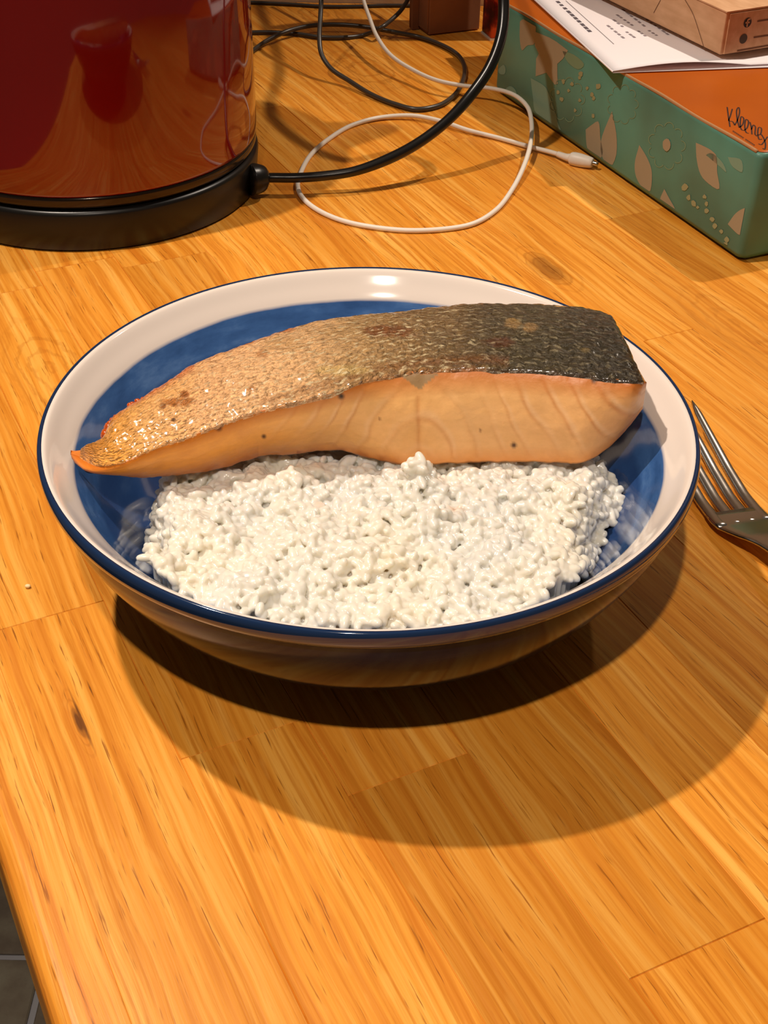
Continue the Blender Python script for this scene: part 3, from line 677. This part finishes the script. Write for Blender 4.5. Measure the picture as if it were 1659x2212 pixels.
for px, py, r_ in ((1479, 404, 8), (1487, 426, 6), (1498, 440, 7), (1522, 425, 5), (1526, 440, 5), (1526, 456, 6), (1538, 474, 6), (1544, 488, 6), (1558, 499, 5), (1570, 518, 6), (1567, 528, 6), (1507, 448, 4), (1255, 160, 6), (1252, 168, 5), (1217, 176, 5), (1235, 182, 5), (1293, 186, 7), (1205, 200, 5), (1213, 214, 5), (1278, 204, 5), (1282, 212, 5), (1242, 238, 4), (1281, 250, 5), (1252, 217, 4), (1228, 196, 4), (1268, 190, 4)): blob(px, py, r_*.8, r_, 3, 8, .3)
fp = mesh('floral_print', V, F, None, tb, smooth=False, mats=[cream, pale, lime, yel], fm=FM)
# lettering on the orange top
def strokes(name, lines, halfw, z, matl, parent, tf, hgt=.00008, plane=None):
    V, F = [], []
    for ln in lines:
        L = cr([(a, b, 0) for a, b in ln], max(2, len(ln)*4))[:, :2] if len(ln) > 2 else np.array(ln, float)
        Pw = np.array([at(a, b, z) if plane is None else onpl(a, b, *plane) for a, b in L])
        up = np.array([0, 0, 1.]) if plane is None else np.asarray(plane[1])
        T = np.gradient(Pw, axis=0); N_ = np.cross(T, up); N_ /= np.maximum(np.linalg.norm(N_, axis=1), 1e-9)[:, None]
        b = len(V)
        for p, n_ in zip(Pw, N_):
            for s in (-1, 1): V.append(tuple(tf(p+n_*halfw*s+up*hgt)))
        for i in range(len(Pw)-1): F.append((b+2*i, b+2*i+1, b+2*i+3, b+2*i+2))
    return mesh(name, V, F, matl, parent, smooth=False)
q2 = lambda x, y: (1330+x*.2035, 150+y*.2035)
KL = [[(1183, 400), (1196, 500), (1213, 610)], [(1238, 420), (1215, 500), (1200, 545), (1240, 555), (1262, 590)],
 [(1262, 595), (1292, 540), (1315, 450), (1305, 402), (1285, 430), (1290, 530), (1312, 618)],
 [(1312, 618), (1345, 590), (1358, 520), (1335, 500), (1322, 560), (1335, 640), (1362, 650)],
 [(1362, 650), (1395, 620), (1408, 550), (1385, 530), (1370, 590), (1385, 670), (1412, 680)],
 [(1425, 560), (1440, 620), (1446, 690)], [(1440, 640), (1462, 590), (1482, 610), (1480, 690), (1500, 710)],
 [(1500, 700), (1535, 690), (1545, 625), (1520, 615), (1508, 680), (1525, 745), (1552, 740)],
 [(1545, 690), (1575, 740), (1590, 800), (1580, 850), (1560, 838)], [(1612, 715), (1580, 760), (1545, 800), (1515, 790)]]
ink = mat('dark_brown_ink', lin((48, 22, 14)), .5); ink2 = mat('faint_brown_ink', lin((120, 60, 14)), .5)
strokes('lettering', [[q2(*p) for p in l_] for l_ in KL], .00036, BZ, ink, tb, tl)
sub = []
for t0 in np.linspace(0, 1, 14, endpoint=False):
    if .44 < t0 < .54: continue
    x0, y0 = 1245+235*t0, 655+155*t0; sub += [[q2(x0, y0-6), q2(x0+4, y0+14)], [q2(x0+4, y0-2), q2(x0+13, y0+6)]]
strokes('small_print', sub, .00028, BZ, ink2, tb, tl)

# ------------------------------------------------------------------ folded letter on the tissue box
paper_m = mat('white_letter_paper', lin((252, 244, 246)), .6, sss=.05, sssc=.001); grey_ink = mat('grey_letter_ink', lin((148, 136, 142)), .7); dk_ink = mat('dark_letter_ink', lin((92, 84, 92)), .7)
c0 = at(1326, 149, .0600); le = at(1180, 0, .0640)-c0; le[2] = 0; le /= np.linalg.norm(le)
fe = at(1540, 126, .0625)-c0; fe[2] = 0; fe /= np.linalg.norm(fe)
lt = tag(empty('folded_letter', tuple(c0)), 'folded white printed letter lying on the tissue box under the small carton', 'letter')
LL, LW = .205, .15; nu, nv = 30, 24
zb = BZ+.0004
def sheet(zf, sk=0.0):
    V = []
    for i in range(nu):
        for j in range(nv):
            a, b = i/(nu-1), j/(nv-1); p = c0+le*LL*a+fe*LW*b
            V.append((p[0]-c0[0]+sk*b, p[1]-c0[1]-(.0065*b*(1-a) if sk == 0 else .0105*b*(1-a)), zf(a, b)-c0[2]))
    return V, grid_faces(nu, nv)
top_z = lambda a, b: zb+.0012+(.0030*math.sin(math.pi*min(1, b/.52))*(1-a)**2 if b < .52 else 0)+.0004*a
V, F = sheet(top_z); o = mesh('upper_leaf', V, F, paper_m, lt); so = o.modifiers.new('t', 'SOLIDIFY'); so.thickness = .00012
V, F = sheet(lambda a, b: zb+.0002, .0002); o = mesh('lower_leaf', V, F, paper_m, lt); so = o.modifiers.new('t', 'SOLIDIFY'); so.thickness = .00012
fv = [];                                                     # the fold itself along the left edge
for i in range(nu):
    a = i/(nu-1); p = c0+le*LL*a-c0
    for q_ in range(7): th = math.pi*q_/6; hh = (top_z(a, 0)-zb-.0002)/2; fv.append((p[0]-math.sin(th)*.0006, p[1], zb+.0002+hh-math.cos(th)*hh-c0[2]))
mesh('fold', fv, grid_faces(nu, 7), paper_m, lt)
def lsurf(px, py):                                           # ray to the upper leaf
    p = at(px, py, zb+.002)
    for _ in range(4):
        d = p-c0; M2 = np.array([[le[0]*LL, fe[0]*LW], [le[1]*LL, fe[1]*LW]]); a, b = np.linalg.solve(M2, d[:2]); a = min(max(a, 0), 1); b = min(max(b, 0), 1)
        p = at(px, py, top_z(a, b))
    return p
def lstrokes(name, lines, hw, matl):
    V, F = [], []
    for (x0, y0), (x1, y1) in lines:
        Pw = np.array([lsurf(x0+(x1-x0)*t_, y0+(y1-y0)*t_) for t_ in np.linspace(0, 1, 6)]); T = np.gradient(Pw, axis=0); N_ = np.cross(T, (0, 0, 1.)); N_ /= np.linalg.norm(N_, axis=1)[:, None]
        b = len(V)
        for p, n_ in zip(Pw, N_):
            for s in (-1, 1): V.append(tuple(p+n_*hw*s+np.array([0, 0, .00022])-c0))
        for i in range(5): F.append((b+2*i, b+2*i+1, b+2*i+3, b+2*i+2))
    return mesh(name, V, F, matl, lt, smooth=False)
lstrokes('printed_rule', [((1222, 2), (1326, 96))], .00025, grey_ink)
def words(x0, y0, x1, y1, n, duty=.68):
    out = []
    for i in range(n):
        a, b = i/n, (i+duty*random.uniform(.7, 1.2))/n; out.append(((x0+(x1-x0)*a, y0+(y1-y0)*a), (x0+(x1-x0)*b, y0+(y1-y0)*b)))
    return out
lstrokes('printed_heading', words(1196, -4, 1278, 72, 11), .00110, dk_ink)
R0 = 5.53
body = words(1312, 55, 1350, 85, 5)+words(1325, 43, 1350, 62, 3)+words(1332, 32, 1370, 58, 5)+words(1344, 20, 1396, 60, 6)+words(1396, 42, 1447, 78, 6)
body += words(1353, 69, 1373, 83, 3)+words(1378, 67, 1398, 81, 3)+words(1401, 66, 1423, 80, 3)
lstrokes('printed_text', body, .00075, grey_ink)

# ------------------------------------------------------------------ small carton on the letter
card = mat('brown_kraft_card', rough=.7, spec=.2); g = G(card); co = g.obj()
g.l(g.ramp(g.noise(g.mapping(co, (60, 200, 200)), 1., 4), [(.35, lin((214, 164, 122))), (.7, lin((232, 184, 142)))]), g.b.inputs['Base Color'])
card_d = mat('kraft_card_crease', lin((120, 76, 46)), .8)
CZ = zb+.0052; cc = at(1555, 119, CZ); LA2 = math.radians(116.5); L2 = np.array([math.cos(LA2), math.sin(LA2)]); W2 = np.array([L2[1], -L2[0]])
ct = tag(empty('cardboard_carton', (cc[0], cc[1], CZ), LA2), 'small brown kraft carton with round printed icons on top of the letter', 'carton')
def cl(P): P = np.asarray(P); d = P[..., :2]-cc[:2]; return np.stack([d@L2, -(d@W2), P[..., 2]-CZ], -1)
CH, CL_, CW = .0225, .19, .085
V, F = prism([(0, -CW), (CL_, -CW), (CL_, 0), (0, 0)], 0, CH); bevel(mesh('carton_body', V, F, card, ct, smooth=False), .0006, 2)
V, F = prism([(-.0006, -CW-.0004), (CL_+.0006, -CW-.0004), (CL_+.0006, .0004), (-.0006, .0004)], CH, CH+.0007); mesh('lid_flap', V, F, card, ct, smooth=False)
V, F = prism([(-.0008, -CW+.003), (0, -CW+.003), (0, -.0022), (-.0008, -.0022)], .0004, CH-.0008); mesh('end_flap', V, F, card, ct, smooth=False)
nL = np.array([-W2[0], -W2[1], 0.]); pL = np.array([cc[0], cc[1], CZ])+nL*.0001
strokes('crease', [[(1480, 0), (1496, 28), (1510, 68), (1521, 104)], [(1427, 0), (1412, 28)], [(1470, -20), (1480, 0)]], .00022, 0, card_d, ct, cl, plane=(pL, nL))
nE = np.array([-L2[0], -L2[1], 0.]); pE = np.array([cc[0], cc[1], CZ])+nE*.0009
def disc(name, px, py, rx, matl, parent, lift=.0001):
    c_ = onpl(px, py, pE+nE*lift, nE); e1 = np.array([W2[0], W2[1], 0]); V = [cl(c_)]+[cl(c_+rx*(math.cos(a)*e1+math.sin(a)*np.array([0, 0, 1.]))) for a in np.linspace(0, 2*math.pi, 25)[:-1]]
    return mesh(name, V, [(0, 1+i, 1+(i+1) % 24) for i in range(24)], matl, parent, smooth=False)
icon_ink = mat('icon_ink', lin((42, 26, 18)), .6); icon_ink2 = mat('icon_ink_grey', lin((74, 58, 40)), .6)
ic = disc('round_icon', 1615, 49, .0026, icon_ink, ct); disc('round_icon', 1606, 84, .0026, icon_ink2, ct)
strokes('icon_letter', [[(1621, 41), (1616, 42), (1614, 50), (1613, 58)], [(1610, 49), (1619, 48)]], .00045, 0, card, ct, cl, hgt=.0002, plane=(pE, nE))
strokes('icon_text', [[(1636, 46), (1662, 42)], [(1628, 81), (1662, 76)], [(1592, 110), (1662, 98)]], .0004, 0, card_d, ct, cl, plane=(pE, nE))

# ------------------------------------------------------------------ tall brown carton and red packet at the back
p0 = at(927, 79, 0); p1 = at(1037, 66, 0); p2 = at(903, 61, 0)
ax = (p1-p0)[:2]; wl = np.linalg.norm(ax); ax /= wl; ay = np.array([-ax[1], ax[0]])
tc = tag(empty('tall_carton', (p0[0], p0[1], 0), math.atan2(ax[1], ax[0])), 'brown cardboard carton standing upright against the wall beside the turquoise box', 'carton')
card2 = mat('dull_brown_card', rough=.7, spec=.2); g = G(card2)
g.l(g.ramp(g.noise(g.obj(), 25, 4), [(.35, lin((140, 92, 62))), (.7, lin((160, 110, 78)))]), g.b.inputs['Base Color'])
V, F = prism([(0, .001), (wl+.0, .001), (wl+.0, .022), (0, .022)], .0006, .15); bevel(mesh('carton_body', V, F, card2, tc, smooth=False), .0008, 2)
V, F = prism([(-.0012, .0015), (-.0002, .0015), (-.0002, .0215), (-.0012, .0215)], .003, .148); mesh('side_flap', V, F, card2, tc, smooth=False)
V, F = prism([(-.006, .0160), (-.0014, .0160), (-.0014, .0215), (-.006, .0215)], .001, .148); mesh('rear_flap', V, F, card2, tc, smooth=False)
redp = mat('dark_red_packet', rough=.3); g = G(redp)
g.l(g.ramp(g.noise(g.obj(), 90, 3), [(.40, lin((60, 10, 10))), (.55, lin((120, 18, 14))), (.66, lin((210, 80, 40)))]), g.b.inputs['Base Color'])
rp_e = at(1037, 70, 0); rq = at(1064, 93, 0); dv = (rq-rp_e)[:2]; ln_ = np.linalg.norm(dv)
rp = tag(empty('printed_packet', (rp_e[0], rp_e[1], 0), math.atan2(dv[1], dv[0])), 'dark red printed packet squeezed between brown carton and turquoise box', 'packet')
V, F = prism([(0.0015, .0005), (ln_*.8, .0005), (ln_*.8, .012), (0.0015, .012)], .0014, .12); bevel(mesh('packet_body', V, F, redp, rp, smooth=False), .0008, 2)
V, F = prism([(0.0015, .0), (ln_*.8, .0), (ln_*.8, .012), (0.0015, .012)], 0, .0014); tag(mesh('packet_foot', V, F, plaster, rp, smooth=False), 'white bottom edge')

# ------------------------------------------------------------------ fork
steel = mat('polished_cutlery_steel', (.70, .66, .61), .2, metal=1.); g = G(steel)
g.bump(g.noise(g.obj(), 300, 2), .03, .0003)
rc = at(1588, 1104, .004); tp = at(1509, 858, .0135); t1r = at(1650, 1090, .004)
ax_ = (tp-t1r)[:2]; FA = math.atan2(ax_[1], ax_[0])
fk = tag(empty('fork', (rc[0], rc[1], 0), FA-math.pi/2), 'polished steel dinner fork lying tines up at the right of the bowl', 'fork')
TL = float(np.linalg.norm(ax_)); half = .0118
def fz(y):                                                   # side profile of the fork
    return float(np.interp(y, [-.165, -.12, -.07, -.040, -.022, -.008, 0, .010, .025, TL], [.0032, .0048, .0085, .0120, .0085, .0042, .0030, .0026, .0048, .0125]))
def strip(name, rows, th, parent, seg=12):
    """rows (y, x_left, x_right, z): rounded flat bar"""
    V = []
    for y, xl, xr, z in rows:
        cx_, hw = (xl+xr)/2, (xr-xl)/2
        for q_ in range(seg):
            a = 2*math.pi*q_/seg; c_, s_ = math.cos(a), math.sin(a)
            V.append((cx_+hw*math.copysign(abs(c_)**.6, c_), y, z+th/2*math.copysign(abs(s_)**.7, s_)))
    F = grid_faces(len(rows), seg, True)+[tuple(range(seg)), tuple(range((len(rows)-1)*seg, len(rows)*seg))[::-1]]
    return mesh(name, V, F, steel, parent)
pitch_ = (2*half)/4
for q_ in range(4):
    xc = -half+pitch_*(q_+.5); rows = []
    for f_ in np.linspace(0, 1, 22):
        y = -.009+(TL+.009)*f_; hw = (.0024*(1-f_)+.0015*f_)*(1 if f_ < .93 else max(.15, (1-f_)/.07))
        rows.append((y, xc-hw, xc+hw, fz(y)))
    strip('tine', rows, .0019, fk)
ys = np.linspace(.001, -.165, 60); rows = []
for y in ys:
    hw = np.interp(-y, [0, .004, .010, .018, .026, .036, .060, .12, .155, .163, .165], [half-.0004, half, half-.0006, .0088, .0052, .0034, .0032, .0062, .0080, .0060, .002])
    rows.append((y, -hw, hw, fz(y)))
strip('handle', rows, .0020, fk, 16)

# ------------------------------------------------------------------ crumb on the table
cb = mat('crumb', lin((240, 214, 160)), .6)
P_ = at(60, 1266, .0008); V = GV*np.array([.0010, .0008, .0007])
o = mesh('crumb', V, GF, cb); o.location = P_; tag(o, 'tiny pale crumb on the oak left of the bowl', 'crumb')
